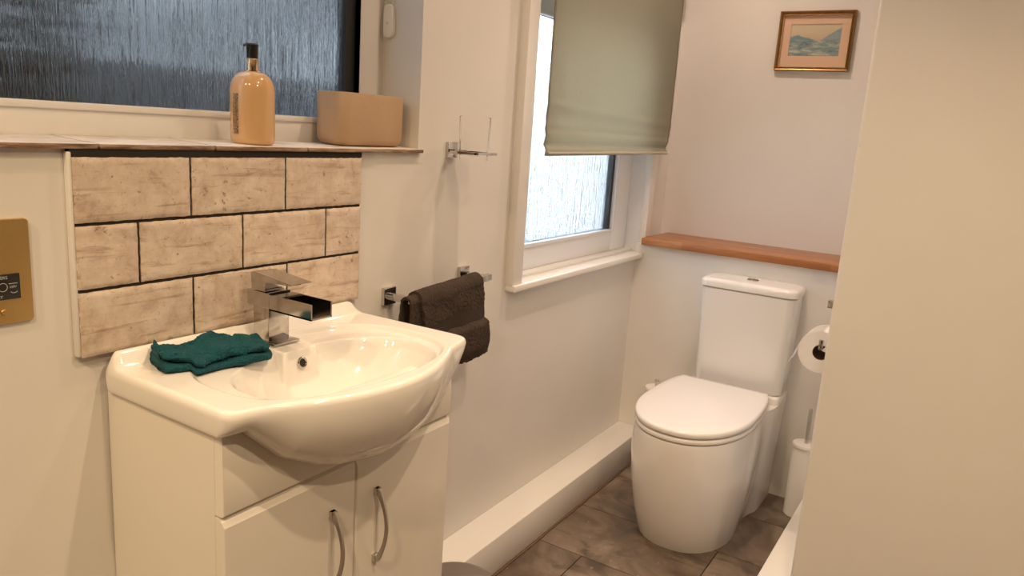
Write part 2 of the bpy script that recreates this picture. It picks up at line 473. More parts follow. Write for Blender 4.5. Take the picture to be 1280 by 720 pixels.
# sage blind hanging in front of window 2
bl = thing('roller_blind', 'sage green fabric blind pulled halfway over the window beside the toilet', 'blind', (2.43, 1.12, 1.95))
bm = bmesh.new()
NX, NZ = 60, 110
g = []
for i in range(NX + 1):
    r = []
    u = i / NX
    for k in range(NZ + 1):
        s = k / NZ
        zb = 1.2255 + .010 * u
        z = 1.925 + (zb - 1.925) * s
        xl = 1.947 - .004 * sm(.8, 1, s); xr = 2.930 - .030 * sm(1.32, 1.24, z) * 1
        if z < 1.262: xl -= .012 * sm(1.262, 1.226, z)
        x = xl + (xr - xl) * u
        y = 1.12
        for zc, wd, am in ((1.375 - .03 * u, .012, -.0015), (1.34 - .02 * u, .014, .0014), (1.302 - .006 * u, .008, .002), (1.285, .012, -.002), (1.258, .006, .004), (1.243, .010, -.008)):
            y += am * math.exp(-((z - zc) / wd) ** 2)
        y -= .012 * sm(1.25, 1.22, z)
        y += .0015 * noise.noise(Vector((x * 5, 0, z * 7)))
        r.append(bm.verts.new((x, y, z)))
    g.append(r)
for i in range(NX):
    for k in range(NZ): bm.faces.new((g[i][k], g[i + 1][k], g[i + 1][k + 1], g[i][k + 1]))
bmesh.ops.solidify(bm, geom=bm.faces[:], thickness=.0015)
obj('fabric', bm, M['blind'], bl, smooth=True)
bm = bmesh.new(); tube(bm, [(1.935, 1.128, 1.935), (2.945, 1.128, 1.935)], .022, 24); obj('roller', bm, M['blind'], bl, smooth=True, angle=40)
for x in (1.93, 2.945):
    boxes('bracket', [(x - .006, x + .006, 1.10, YA, 1.905, 1.965)], M['white_plastic'], bl, bev=.002)
bm = bmesh.new(); tube(bm, [(1.95, 1.1115, 1.233), (2.895, 1.1115, 1.241)], .0055, 10); obj('bottom_bar', bm, M['blind'], bl, smooth=True, angle=40)

# ------------------------------------------------------------------ oak shelf on the cistern wall
bm = bmesh.new(); box(bm, 2.818, XU, .273, YA - .03, .8802, .9065, bev=.0025)
tag(obj('wooden_shelf', bm, M['oak'], smooth=True, angle=40), 'orange-brown oiled wood shelf on the ledge above the cistern', 'shelf')

# ------------------------------------------------------------------ picture
pc = thing('framed_picture', 'small gilt framed landscape print on the wall above the toilet', 'picture', (XU - .01, .656, 1.685))
py0, py1, pz0, pz1 = .5225, .7905, 1.578, 1.793
def prism_frame(bm, y0, y1, z0, z1, prof):
    # prof: list of (inset, x)
    rings = []
    for ins, xx in prof:
        rings.append([(xx, y0 + ins, z0 + ins), (xx, y1 - ins, z0 + ins), (xx, y1 - ins, z1 - ins), (xx, y0 + ins, z1 - ins)])
    loft(bm, rings + [rings[0]], False, False)
bm = bmesh.new(); prism_frame(bm, py0, py1, pz0, pz1, [(0, XU - .001), (0, XU - .018), (.003, XU - .023), (.007, XU - .021), (.011, XU - .016), (.0135, XU - .016), (.0145, XU - .006), (.0145, XU - .001)])
obj('frame', bm, M['gilt'], pc)
bm = bmesh.new(); prism_frame(bm, py0 + .0125, py1 - .0125, pz0 + .0125, pz1 - .0125, [(0, XU - .015), (.0008, XU - .0175), (.0025, XU - .0175), (.003, XU - .008)])
n = 46
for k in range(n):
    yy = py0 + .016 + (py1 - py0 - .032) * k / (n - 1)
    bmesh.ops.create_icosphere(bm, subdivisions=1, radius=.0021, matrix=Matrix.Translation((XU - .0185, yy, pz1 - .0145)))
obj('beaded_slip', bm, M['gilt_bead'], pc, smooth=True, angle=50)
# mount and print
iy0, iy1, iz0, iz1 = .567, .747, 1.633, 1.747
bm = bmesh.new(); prism_frame(bm, py0 + .014, py1 - .014, pz0 + .014, pz1 - .014, [(0, XU - .003), (0, XU - .006), (.0, XU - .006)])
bm.free(); bm = bmesh.new()
my0, my1, mz0, mz1 = py0 + .0135, py1 - .0135, pz0 + .0135, pz1 - .0135
for b in [(my0, iy0, mz0, mz1), (iy1, my1, mz0, mz1), (iy0, iy1, mz0, iz0), (iy0, iy1, iz1, mz1)]:
    box(bm, XU - .0065, XU - .0035, *b)
obj('mount', bm, M['mat'], pc)
t = plain('lake_landscape_print', (.5, .5, .45), .8)
tc = t.n('ShaderNodeTexCoord'); sx = t.n('ShaderNodeSeparateXYZ'); t.l(tc.outputs['Generated'], sx.inputs[0])
def mth(op, a, b=None, c=None):
    nd = t.n('ShaderNodeMath', _operation=op)
    for i, q in enumerate((a, b, c)):
        if q is None: continue
        if isinstance(q, (int, float)): nd.inputs[i].default_value = q
        else: t.l(q, nd.inputs[i])
    return nd.outputs[0]
U = mth('SUBTRACT', 1.0, sx.outputs[1]); V = sx.outputs[2]
gn = t.n('ShaderNodeMapping'); gn.inputs['Scale'].default_value = (1, 6, 4); t.l(tc.outputs['Generated'], gn.inputs['Vector'])
nz = t.noise(gn.outputs[0], 1.2, 6, .65)
gn2 = t.n('ShaderNodeMapping'); gn2.inputs['Scale'].default_value = (1, 3.2, 9); t.l(tc.outputs['Generated'], gn2.inputs['Vector'])
nz2 = t.noise(gn2.outputs[0], 1.1, 6, .65, .5)
sky = t.ramp(V, [(.5, (.50, .37, .27)), (.75, (.56, .47, .33)), (1, (.55, .50, .36))])
wob = mth('MULTIPLY', mth('SUBTRACT', nz, .5), .12)
# far hill on the left, steep hill on the right
hl = mth('ADD', mth('MULTIPLY_ADD', mth('ABSOLUTE', mth('SUBTRACT', U, .16)), -.45, .66), wob)
hr = mth('ADD', mth('MULTIPLY_ADD', U, 1.02, -.11), wob)
def edge(hh, soft=.015):
    return mth('SMOOTH_MIN', mth('MAXIMUM', mth('MULTIPLY', mth('SUBTRACT', hh, V), 1 / soft), 0.0), 1.0, 0.0)
blue = t.mix(nz2, (.10, .19, .21), (.26, .36, .36))
c = t.mix(edge(hl), sky, t.mix(nz, (.13, .24, .28), (.20, .30, .33)))
c = t.mix(edge(hr), c, t.mix(nz2, (.16, .24, .25), (.34, .40, .38)))
land = mth('ADD', .52, wob)
c = t.mix(edge(land, .05), c, t.ramp(nz2, [(.30, (.09, .15, .16)), (.48, (.21, .28, .28)), (.60, (.38, .42, .37)), (.72, (.58, .55, .46))]))
t.l(c, t.b.inputs['Base Color'])
bm = bmesh.new(); box(bm, XU - .0035, XU - .0015, iy0 - .002, iy1 + .002, iz0 - .002, iz1 + .002); obj('landscape_print', bm, t.m, pc)

# ------------------------------------------------------------------ vanity cabinet
cx0, cx1, cyf = .667, 1.229, .887
cab = thing('vanity_cabinet', 'gloss white two-door vanity cabinet under the washbasin', 'cabinet', ((cx0 + cx1) / 2, 1.03, 0))
bm = bmesh.new()
for xa in (cx0, cx1 - .016):
    Lp = [(cyf + .0185, 0), (YA - .117, 0), (YA - .117, .123), (YA - .002, .123), (YA - .002, .833), (cyf + .0185, .833)]
    loft(bm, [[(x, y, z) for y, z in Lp] for x in (xa, xa + .016)])
for b in [(cx0 + .016, cx1 - .016, cyf + .0185, YA - .12, .07, .086), (cx0 + .016, cx1 - .016, cyf + .05, cyf + .066, 0, .07),
          (cx0 + .016, cx1 - .016, YA - .012, YA - .002, .123, .6), (cx0 + .016, cx1 - .016, cyf + .0185, cyf + .0325, .69, .705)]: box(bm, *b)
obj('carcass', bm, M['gloss'], cab)
def front_panel(name, x0, x1, z0, z1, scoop, parent):
    bm = bmesh.new(); y0, y1 = cyf, cyf + .018
    rings = []
    def rr(ins, y, ztop):
        c = .0
        return [(x0 + ins, y, z0 + ins), (x1 - ins, y, z0 + ins), (x1 - ins, y, ztop), (x0 + ins, y, ztop)]
    if scoop:
        R = [rr(0, y1, z1), rr(0, y0 + .012, z1), rr(0, y0 + .004, z1 - .006), rr(.0015, y0 + .001, z1 - .0135), rr(.003, y0, z1 - .0155)]
    else:
        R = [rr(0, y1, z1), rr(0, y0 + .004, z1), rr(.0012, y0 + .0012, z1 - .0012), rr(.004, y0, z1 - .004)]
    loft(bm, R)
    return obj(name, bm, M['gloss'], parent, smooth=True, angle=25)
front_panel('fascia', cx0, cx1, .7035, .8325, False, cab)
xm = .9495
for x0, x1, hx in ((cx0, xm - .0012, .889), (xm + .0012, cx1, 1.003)):
    d = front_panel('door', x0, x1, .085, .7005, True, cab)
    bm = bmesh.new()
    # bow handle: flat tapered bow with two feet
    prof = []
    n = 28; zt, zb = .625, .475
    rings = []
    for k in range(n + 1):
        s = k / n; z = zt + (zb - zt) * s
        bow = .026 * math.sin(PI * s) ** .75 + .004
        wd = .0072 - .0034 * math.sin(PI * s) ** .6; th = .0026 + .005 * (abs(2 * s - 1) ** 5)
        yy = cyf - bow
        rings.append([(hx - wd, yy + th, z), (hx - wd * .5, yy - th, z), (hx + wd * .5, yy - th, z), (hx + wd, yy + th, z)])
    loft(bm, rings)
    for zc, zq in ((zt, zt - .014), (zb, zb + .014)):
        vs = box(bm, hx - .0068, hx + .0068, cyf - .0085, cyf + .001, min(zc, zq), max(zc, zq), bev=.0015)
    h = obj('handle', bm, M['satin'], d, smooth=True, angle=40); h['label'] = 'satin metal bow handle'

# ------------------------------------------------------------------ washbasin
bs = thing('washbasin', 'white ceramic bow-fronted basin set on the vanity cabinet', 'basin', (.94, 1.0, .836))
PC = Vector((.942, .965, 0))
out = [(.655, 1.160), (.6535, 1.08), (.652, .98), (.651, .89), (.653, .866), (.664, .852), (.69, .843), (.731, .828), (.789, .797), (.85, .775), (.92, .764), (.98, .766), (1.045, .781), (1.10, .804), (1.150, .829), (1.185, .838), (1.211, .846), (1.225, .857), (1.2295, .876), (1.2295, .90), (1.227, .98), (1.2235, 1.08), (1.2215, 1.160)]
dense = [v_.to_2d() for v_ in catmull([(a, b, 0) for a, b in out], False, 10)]
poly = dense + [Vector((1.2215 + (.655 - 1.2215) * k / 40, 1.1615)) for k in range(0, 41)]
def ray_poly(ang):
    d = Vector((math.cos(ang), math.sin(ang))); best = None
    p0 = PC.to_2d()
    for a, b in zip(poly, poly[1:] + poly[:1]):
        e = b - a; den = d.x * e.y - d.y * e.x
        if abs(den) < 1e-12: continue
        w = a - p0; tt = (w.x * e.y - w.y * e.x) / den; uu = (w.x * d.y - w.y * d.x) / den
        if tt > 0 and -1e-6 <= uu <= 1 + 1e-6 and (best is None or tt > best): best = tt
    return p0 + d * best
def deckz(x, y):
    z = .8805
    # shallow recess, D-shaped
    b = .150 if y < .95 else .168
    q = (abs((x - .942) / .232) ** 2.6 + abs((y - .95) / b) ** 2.6) ** (1 / 2.6)
    z -= .0095 * sm(1.02, .965, q)
    # bowl
    bb = .132 if y < .925 else .128
    qb = (abs((x - .945) / .205) ** 2.25 + abs((y - .925) / bb) ** 2.25) ** (1 / 2.25)
    if qb < 1.05:
        t_ = max(0, 1 - qb ** 2.8) if qb < 1 else 0
        dep = .108 * t_ * sm(-.06, .16, t_)
        z -= dep
    # tap platform
    mk = sm(.0445, .037, abs(x - .945)) * sm(1.021, 1.031, y)
    zp = .8765 + .003 * sm(1.05, 1.10, y)
    z = z + (zp - z) * mk
    # raised back lip
    lip = .0245 * sm(1.128, 1.152, y) * sm(1.2235, 1.195, x) * sm(.653, .672, x)
    z += lip
    return z
NA = 400; NR = 150
zbt = [(.650, .836), (.69, .836), (.713, .815), (.762, .770), (.822, .738), (.86, .724), (.944, .709), (1.03, .713), (1.10, .729), (1.154, .752), (1.19, .790), (1.215, .834), (1.24, .836)]
bm = bmesh.new()
angs = [2 * PI * k / NA for k in range(NA)]
outs = [ray_poly(a) for a in angs]
rings = []
edge_r = .010
for j in range(1, NR + 1):
    s = j / NR
    ring = []
    for o_ in outs:
        p = PC.to_2d() + (o_ - PC.to_2d()) * s
        z = deckz(p.x, p.y)
        dd = (o_ - p).length
        if dd < edge_r: z -= edge_r * (1 - math.sqrt(max(0, 1 - (1 - dd / edge_r) ** 2)))
        ring.append((p.x, p.y, z))
    rings.append(ring)
# apron / belly
for t_ in [k / 14 for k in range(1, 15)]:
    ring = []
    for o_ in outs:
        zr_ = deckz(o_.x, o_.y) - edge_r
        if o_.y > 1.13: zr_ = max(zr_, .862)
        frontw = sm(.887, .872, o_.y)
        zb = .837 + (interp(o_.x, zbt) - .837) * frontw
        st_ = math.sin(t_ * PI / 2) ** 1.0; ct = 1 - math.cos(t_ * PI / 2)
        yb = o_.y + (max(.8862, o_.y) - o_.y) * ct ** 1.0
        xb = o_.x + (.945 - o_.x) * .018 * ct + (0 if frontw < .5 else 0)
        z = zr_ - (zr_ - zb) * st_
        ring.append((xb, min(yb, 1.160), z))
    rings.append(ring)
ring = []
R_ = loft(bm, rings, True, False)
# underside ring, inset, to close the shell against the cabinet
last = R_[-1]
inn = [bm.verts.new((v_.co.x + (.945 - v_.co.x) * .07, (min(v_.co.y + .0, 1.15) if v_.co.y > .889 else .8866), v_.co.z + .0005)) for v_ in last]
for k in range(NA): bm.faces.new((last[k], last[(k + 1) % NA], inn[(k + 1) % NA], inn[k]))
obj('bowl', bm, M['ceramic'], bs, smooth=True, angle=70)
# overflow ring on the upright face under the tap
def ring_bm(c, nrm, r0, r1, th, n=40, m=10):
    bm = bmesh.new(); nrm = Vector(nrm).normalized(); u = nrm.orthogonal().normalized(); w = nrm.cross(u)
    rg = []
    for k in range(n):
        a = 2 * PI * k / n; d = u * math.cos(a) + w * math.sin(a)
        rg.append([Vector(c) + d * ((r0 + r1) / 2 + (r1 - r0) / 2 * math.cos(2 * PI * j / m)) + nrm * (th * math.sin(2 * PI * j / m)) for j in range(m)])
    loft(bm, rg + [rg[0]], False, False); bmesh.ops.remove_doubles(bm, verts=bm.verts[:], dist=1e-6)
    return bm
OC = (.945, 1.0238, .8515)
bm = ring_bm(OC, (0, -1, .28), .0068, .0112, .0028)
ov = obj('overflow_ring', bm, M['chrome'], bs, smooth=True); ov['label'] = 'chrome overflow ring'
bm = bmesh.new()
q = Vector((0, -1, .28)).to_track_quat('Z', 'Y').to_matrix().to_4x4()
bmesh.ops.create_cone(bm, cap_ends=True, segments=32, radius1=.0078, radius2=.0078, depth=.003, matrix=Matrix.Translation(OC) @ q)
obj('overflow_hole', bm, M['hole'], ov)
bm = ring_bm((.945, .925, .7795), (0, 0, 1), .0, .022, .003); obj('waste', bm, M['chrome'], bs, smooth=True)

# ------------------------------------------------------------------ tap
M['tap'] = plain('tap_chrome', (.52, .50, .485), .13, 1).m
TXa, TXb = .9165, .9665
tp = thing('basin_tap', 'square chrome waterfall mixer tap on the washbasin', 'tap', (.945, 1.10, .88))
boxes('base_plate', [(.9135, .9755, 1.064, 1.128, .8785, .8835)], M['tap'], tp, bev=.0012)
boxes('column', [(TXa + .001, TXb - .001, 1.082, 1.124, .8832, .953)], M['tap'], tp, bev=.001)
bm = bmesh.new()
box(bm, TXa, TXb, 1.080, 1.140, .9475, .976, bev=.0008)          # solid body
z0, z1, ye = .945, .974, .972
box(bm, TXa, TXb, ye, 1.080, z0, z0 + .003)                       # trough floor
box(bm, TXa, TXa + .0028, ye, 1.080, z0, z1); box(bm, TXb - .0028, TXb, ye, 1.080, z0, z1)
box(bm, TXa + .0028, TXb - .0028, 1.050, 1.080, z1 - .0035, z1)   # cover plate at the rear of the trough
sp_ = obj('spout', bm, M['tap'], tp)
# seam between body and spout
boxes('seam', [(TXa + .0006, TXb - .0006, 1.0798, 1.0818, .9478, .9764)], M['hole'], sp_)
bm = bmesh.new()
LX0, LX1 = TXa + .0005, TXb - .0005
side = [(1.128, .9775), (1.131, 1.0085), (1.118, 1.0105), (1.022, 1.001), (1.023, .999), (1.090, .996), (1.092, .9775)]
loft(bm, [[(LX0, y, z) for y, z in side], [(LX1, y, z) for y, z in side]])
bmesh.ops.bevel(bm, geom=bm.edges[:], offset=.0007, segments=2, affect='EDGES')
obj('lever', bm, M['tap'], tp, smooth=True, angle=30)

# ------------------------------------------------------------------ teal flannel, folded over on the basin edge
def folded_cloth(name, path, section, mat, parent=None, amp=.004, seed=0, fine=.0012, nU=70):
    """sweep a closed section (list of (side, up)) along path with noise"""
    P = catmull(path, False, 28); n = len(P)
    rings = []
    S = catmull([(a, b, 0) for a, b in section], True, 12)
    for i, p in enumerate(P):
        a = P[max(0, i - 1)]; b = P[min(n - 1, i + 1)]; tdir = (b - a); tdir.z = 0; tdir.normalize()
        sd = Vector((tdir.y, -tdir.x, 0)); u = i / (n - 1)
        sc_ = 1 - .10 * (abs(2 * u - 1) ** 8)
        ring = []
        for q_ in S:
            pp = p + sd * (q_.x * sc_) + Vector((0, 0, max(0, q_.y * (.92 + .14 * math.sin(u * 7 + seed)))))
            nn = Vector(pp) * 28 + Vector((seed * 7, 0, 0))
            pp = pp + Vector((noise.noise(nn), noise.noise(nn + Vector((9, 1, 3))), .9 * max(0, noise.noise(nn + Vector((3, 8, 2)))))) * amp * (0.4 + 1.2 * sm(0, .02, q_.y))
            f2 = Vector(pp) * 330
            pp = pp + Vector((noise.noise(f2), noise.noise(f2 + Vector((5, 5, 5))), .6 * noise.noise(f2 + Vector((1, 9, 4))))) * fine
            pp.z += max(0, deckz(pp.x, pp.y) - p.z) + .0006
            ring.append(pp)
        rings.append(ring)
    bm = bmesh.new(); loft(bm, rings)
    return bm
fl = thing('face_cloth', 'teal terry face cloth folded on the left side of the washbasin', 'cloth', (.79, 1.09, .874))
sec = [(.034, .001), (.043, .004), (.044, .011), (.034, .0145), (.022, .0155), (.036, .0175), (.040, .025), (.030, .033), (.010, .0350), (-.004, .0300), (-.018, .0330), (-.032, .0285), (-.042, .0165), (-.043, .0065), (-.036, .001), (0, .0005)]
path = [(.703, 1.098, .8715), (.735, 1.090, .8715), (.775, 1.083, .8712), (.815, 1.075, .8712), (.850, 1.067, .8715), (.880, 1.061, .8735)]
bm = folded_cloth('f', path, sec, None, amp=.012, seed=3, fine=.0022)
obj('folds', bm, M['teal'], fl, smooth=True)
# rounded lip of the fold at the tap end, with its woven hem
lip = [(.893, 1.026, .8765), (.902, 1.036, .880), (.9035, 1.052, .886), (.898, 1.070, .897), (.888, 1.084, .903), (.872, 1.094, .905)]
bm = bmesh.new(); tube(bm, [Vector(p) + Vector((-.020, .004, 0)) for p in catmull(lip, False, 8)], [.0035] + [.0055] * 39 + [.0035], 10)
obj('hem', bm, M['teal_hem'], fl, smooth=True)

# ------------------------------------------------------------------ soap bottle
bx_, by_ = .998, 1.222; zs = 1.2365
sb = thing('soap_dispenser', 'amber pump bottle of hand soap standing on the tiled window sill', 'soap bottle', (bx_, by_, zs))
bm = bmesh.new()
prof = [(.0, zs), (.036, zs), (.0395, zs + .003), (.0408, zs + .01), (.0412, zs + .094), (.0409, zs + .101), (.0396, zs + .109), (.0370, zs + .117), (.0325, zs + .1245), (.0255, zs + .1305), (.0175, zs + .1337), (.0135, zs + .135)]
lathe(bm, [(max(r, .0005), z) for r, z in prof], bx_, by_, 64); obj('body', bm, M['soap'], sb, smooth=True, angle=60)
bm = bmesh.new(); lathe(bm, [(.0152, zs + .1335), (.0165, zs + .1345), (.0165, zs + .136), (.0115, zs + .1365), (.0112, zs + .157), (.0105, zs + .158)], bx_, by_, 40); obj('collar', bm, M['gold'], sb, smooth=True, angle=40)
bm = bmesh.new()
for aa in (0, 1): pass
lathe(bm, [(.0145, zs + .137), (.0148, zs + .1375), (.0148, zs + .159), (.0142, zs + .159), (.0142, zs + .1375)], bx_, by_, 40, False, False); obj('clear_cap', bm, M['glass'], sb, smooth=True, angle=40)
bm = bmesh.new(); lathe(bm, [(.0104, zs + .157), (.0104, zs + .1795), (.0112, zs + .181), (.0112, zs + .184), (.010, zs + .1855)], bx_, by_, 32)
tube(bm, [(bx_ - .004, by_, zs + .1828), (bx_ - .018, by_ - .004, zs + .1826), (bx_ - .0235, by_ - .006, zs + .1795)], [.0036, .003, .0024], 10)
obj('pump', bm, M['black'], sb, smooth=True, angle=40)
t = plain('printed_label', (.68, .425, .215), .3)
vv = t.coord((1, 1, 1)); sx = t.n('ShaderNodeSeparateXYZ'); t.l(vv, sx.inputs[0])
wv = t.n('ShaderNodeTexNoise'); mp = t.n('ShaderNodeMapping'); mp.inputs['Scale'].default_value = (300, 300, 420); tcx = t.n('ShaderNodeTexCoord'); t.l(tcx.outputs['Object'], mp.inputs[0]); t.l(mp.outputs[0], wv.inputs['Vector']); wv.inputs['Scale'].default_value = 1
t.l(t.mix(t.ramp(wv.outputs['Fac'], [(.46, (0, 0, 0)), (.52, (.85, .85, .85))]), (.68, .425, .215), (.10, .055, .03)), t.b.inputs['Base Color'])
bm = bmesh.new()
# curved label: columns of tiny print on the side turned away from the basin
a0 = math.atan2(-by_, -bx_)
for (d0, d1) in ((-.98, -.90), (-.86, -.66)):
    g = [[bm.verts.new((bx_ + .0415 * math.cos(a0 + d0 + (d1 - d0) * i / 8), by_ + .0415 * math.sin(a0 + d0 + (d1 - d0) * i / 8), zs + z)) for z in (.018, .092)] for i in range(9)]
    for i in range(8): bm.faces.new((g[i][0], g[i + 1][0], g[i + 1][1], g[i][1]))
bmesh.ops.solidify(bm, geom=bm.faces[:], thickness=.0002)
obj('printed_label', bm, t.m, sb, smooth=True)

# ------------------------------------------------------------------ stone pot on the sill
def rrect(x0, x1, y0, y1, r, n=10, rl=None):
    pts = []
    for cx, cy, a in ((x1 - r, y1 - r, 0), (x0 + r, y1 - r, PI / 2), (x0 + r, y0 + r, PI), (x1 - r, y0 + r, 1.5 * PI)):
        for k in range(n + 1):
            pts.append((cx + r * math.cos(a + PI / 2 * k / n), cy + r * math.sin(a + PI / 2 * k / n)))
    return pts
bm = bmesh.new()
px0, px1, pya, pyb, pz0_, pz1_ = 1.213, 1.424, 1.198, 1.290, 1.2372, 1.351
rg = []
for ins, z in ((.016, pz0_), (.008, pz0_ + .002), (.003, pz0_ + .007), (.0008, pz0_ + .014), (0, pz0_ + .024), (0, pz1_ - .002), (.001, pz1_), (.010, pz1_), (.011, pz1_ - .003), (.012, pz0_ + .02), (.02, pz0_ + .012)):
    rg.append([(x, y, z) for x, y in rrect(px0 + ins, px1 - ins, pya + ins, pyb - ins, .026, 10)])
loft(bm, rg)
tag(obj('stone_pot', bm, M['stone'], smooth=True, angle=40), 'sandy speckled oblong stone pot at the right end of the tiled sill', 'pot')

# ------------------------------------------------------------------ blind chain tensioner on the reveal
ct = thing('chain_tensioner', 'white plastic blind chain holder on the reveal beside the big window', 'chain holder', (1.446, 1.277, 1.527))
bm = bmesh.new()
pl = [(y, z) for y, z in rrect(1.262, 1.292, 1.488, 1.566, .0148, 8)]
loft(bm, [[(1.4458, y, z) for y, z in pl], [(1.437, y, z) for y, z in pl], [(1.4345, y + (1.277 - y) * .12, z + (1.527 - z) * .05) for y, z in pl]])
obj('holder', bm, M['white_plastic'], ct, smooth=True, angle=40)
bm = bmesh.new(); q = Vector((-1, 0, 0)).to_track_quat('Z', 'Y').to_matrix().to_4x4()
bmesh.ops.create_cone(bm, cap_ends=True, segments=20, radius1=.0036, radius2=.003, depth=.003, matrix=Matrix.Translation((1.434, 1.277, 1.522)) @ q); obj('screw', bm, M['satin'], ct)
for yy in (1.2665, 1.2875):
    bm = bmesh.new()
    for k in range(92): bmesh.ops.create_icosphere(bm, subdivisions=1, radius=.0021, matrix=Matrix.Translation((1.4395, yy, 1.556 + k * .006)))
    tube(bm, [(1.4395, yy, 1.553), (1.4395, yy, 2.105)], .0007, 6)
    obj('bead_chain', bm, M['white_plastic'], ct, smooth=True)

# ------------------------------------------------------------------ brass shaver socket plate
sk = thing('shaver_socket', 'brushed brass socket plate with black insert on the wall left of the tiles', 'socket', (.49, YA, 1.05))
bm = bmesh.new(); pl = rrect(.42, .560, .974, 1.1265, .006, 6)
loft(bm, [[(x, YA - .0002, z) for x, z in pl], [(x, YA - .004, z) for x, z in pl], [(x + (.49 - x) * .012, YA - .0052, z + (1.05 - z) * .012) for x, z in pl]])
obj('plate', bm, M['brass'], sk, smooth=True, angle=30)
boxes('insert', [(.440, .5425, YA - .0072, YA - .0045, 1.0105, 1.0475)], M['black'], sk, bev=.0006)
for zz in (1.1115, .992):
    bm = bmesh.new(); q = Vector((0, -1, 0)).to_track_quat('Z', 'Y').to_matrix().to_4x4()
    bmesh.ops.create_cone(bm, cap_ends=True, segments=28, radius1=.0046, radius2=.0036, depth=.0022, matrix=Matrix.Translation((.5195, YA - .0062, zz)) @ q)
    obj('screw', bm, M['brass'], sk, smooth=True, angle=40)
def text(s, size, x, z, parent, mat, name='lettering', y=YA - .0074):
    cu = bpy.data.curves.new(name, 'FONT'); cu.body = s; cu.size = size; cu.align_x = 'CENTER'; cu.align_y = 'CENTER'; cu.extrude = .0001
    o = bpy.data.objects.new('tmp_text', cu); C.objects.link(o)
    bpy.context.view_layer.update()
    me = bpy.data.meshes.new_from_object(o.evaluated_get(bpy.context.evaluated_depsgraph_get()))
    bpy.data.objects.remove(o)
    me.transform(Matrix.Translation((x, y, z)) @ Matrix.Rotation(PI / 2, 4, 'X'))
    bm = bmesh.new(); bm.from_mesh(me); bpy.data.meshes.remove(me)
    return obj(name, bm, mat, parent)
text('SHAVERS', .0062, .5135, 1.0425, sk, M['white_print'])
text('230V', .0046, .5325, 1.0285, sk, M['white_print'])
text('115V', .0046, .4700, 1.0285, sk, M['white_print'])
text('ONLY', .0062, .5100, 1.0148, sk, M['white_print'])
bm = bmesh.new()
tube(bm, [(.5335 + .005 * math.cos(a), YA - .0075, 1.0235 + .004 * math.sin(a)) for a in [PI * 1.15 + PI * .7 * k / 10 for k in range(11)]], .0004, 5)
tube(bm, [(.519 + .006 * math.cos(a), YA - .0075, 1.029 + .006 * math.sin(a)) for a in [2 * PI * k / 24 for k in range(25)]], .0004, 5)
tube(bm, [(.527, YA - .0075, 1.0335), (.5385, YA - .0075, 1.0335)], .0004, 5)
obj('socket_symbol', bm, M['white_print'], sk)

# ------------------------------------------------------------------ towel rail and towel
rl = thing('towel_rail', 'short square chrome towel rail on the wall right of the basin', 'towel rail', (1.50, YA, .893))
RZ = .893; RY = 1.102
def wall_plate(name, x, z, w, parent, d=.010):
    return boxes(name, [(x - w / 2, x + w / 2, YA - d, YA + .0003, z - w / 2, z + w / 2)], M['chrome'], parent, bev=.0015)
for x, z in ((1.352, .890), (1.652, .905)):
    wall_plate('wall_plate', x, z, .042, rl)
    boxes('arm', [(x - .008, x + .008, RY - .008, YA - .009, z - .008, z + .008)], M['chrome'], rl, bev=.001)
bm = bmesh.new()
s = .0075
loft(bm, [[(x, RY - s, z - s), (x, RY + s, z - s), (x, RY + s, z + s), (x, RY - s, z + s)] for x, z in ((1.345, .8905), (1.672, .9065))])
obj('bar', bm, M['chrome'], rl)

tw = thing('hand_towel', 'dark brown terry hand towel draped over the chrome rail beside the basin', 'towel', (1.50, RY, .70))
def drape(x0, x1, off, th, zf, zb, seed, x0b=None, skew=0.0, lump=0.0, n=110):
    """sheet over the bar: a profile in (y,z) extruded along x, given thickness th at distance off from the bar"""
    r = .0108 + off
    pr = []
    nb = 26
    for k in range(nb): pr.append(('b', RY + r, zb + (RZ - zb) * k / nb))
    for k in range(17):
        a = PI * k / 16; pr.append(('t', RY + r * math.cos(a), RZ + r * math.sin(a)))
    nf = 90
    for k in range(1, nf + 1): pr.append(('f', RY - r, RZ + (zf - RZ) * k / nf))
    bm = bmesh.new(); outer = []; inner = []
    for i in range(n + 1):
        u = i / n; ro = []; ri = []
        for w_, y, z in pr:
            zz = z + .016 * (u - .5) * sm(.66, .9, z) + skew * (u - .5) * (1 - sm(.68, .9, z))
            xx0 = x0; xx = xx0 + (x1 - xx0) * u
            hang = max(0, RZ - z)
            dy = 0
            if w_ == 'f':
                dy = -.010 * hang / .2 + .004 * math.sin(u * 9 + seed) * sm(0, .1, hang) + .003 * noise.noise(Vector((u * 5, seed, z * 25)))
                if lump:
                    dy -= lump * sm(.799, .791, z) * (1 - .55 * sm(.745, .705, z))
            elif w_ == 'b': dy = .002 * math.sin(u * 8 + seed)
            else: dy = .0
            zz += .0025 * noise.noise(Vector((u * 6, z * 9, seed)))
            xx += .004 * noise.noise(Vector((z * 22, seed, 3 if u > .5 else 8))) * abs(2 * u - 1)
            if w_ == 'f': xx += .012 * hang / .2
            p = Vector((xx, y + dy, zz))
            f2 = p * 230
            jit = .0016 if not (.800 < z < .838) else .0002
            p += Vector((0, noise.noise(f2), noise.noise(f2 + Vector((3, 4, 5))))) * jit
            ro.append(p)
        outer.append(ro)
    V_ = [[bm.verts.new(p) for p in r_] for r_ in outer]
    for i in range(n):
        for k in range(len(pr) - 1):
            f = bm.faces.new((V_[i][k], V_[i + 1][k], V_[i + 1][k + 1], V_[i][k + 1]))
            zc = pr[k][2]
            f.material_index = 1 if (pr[k][0] == 'f' and (.803 < zc < .836)) else 0
    bmesh.ops.recalc_face_normals(bm, faces=bm.faces[:])
    bmesh.ops.solidify(bm, geom=bm.faces[:], thickness=-th)
    return bm
bm = drape(1.328, 1.600, .0002, .006, .725, .735, 1.0)
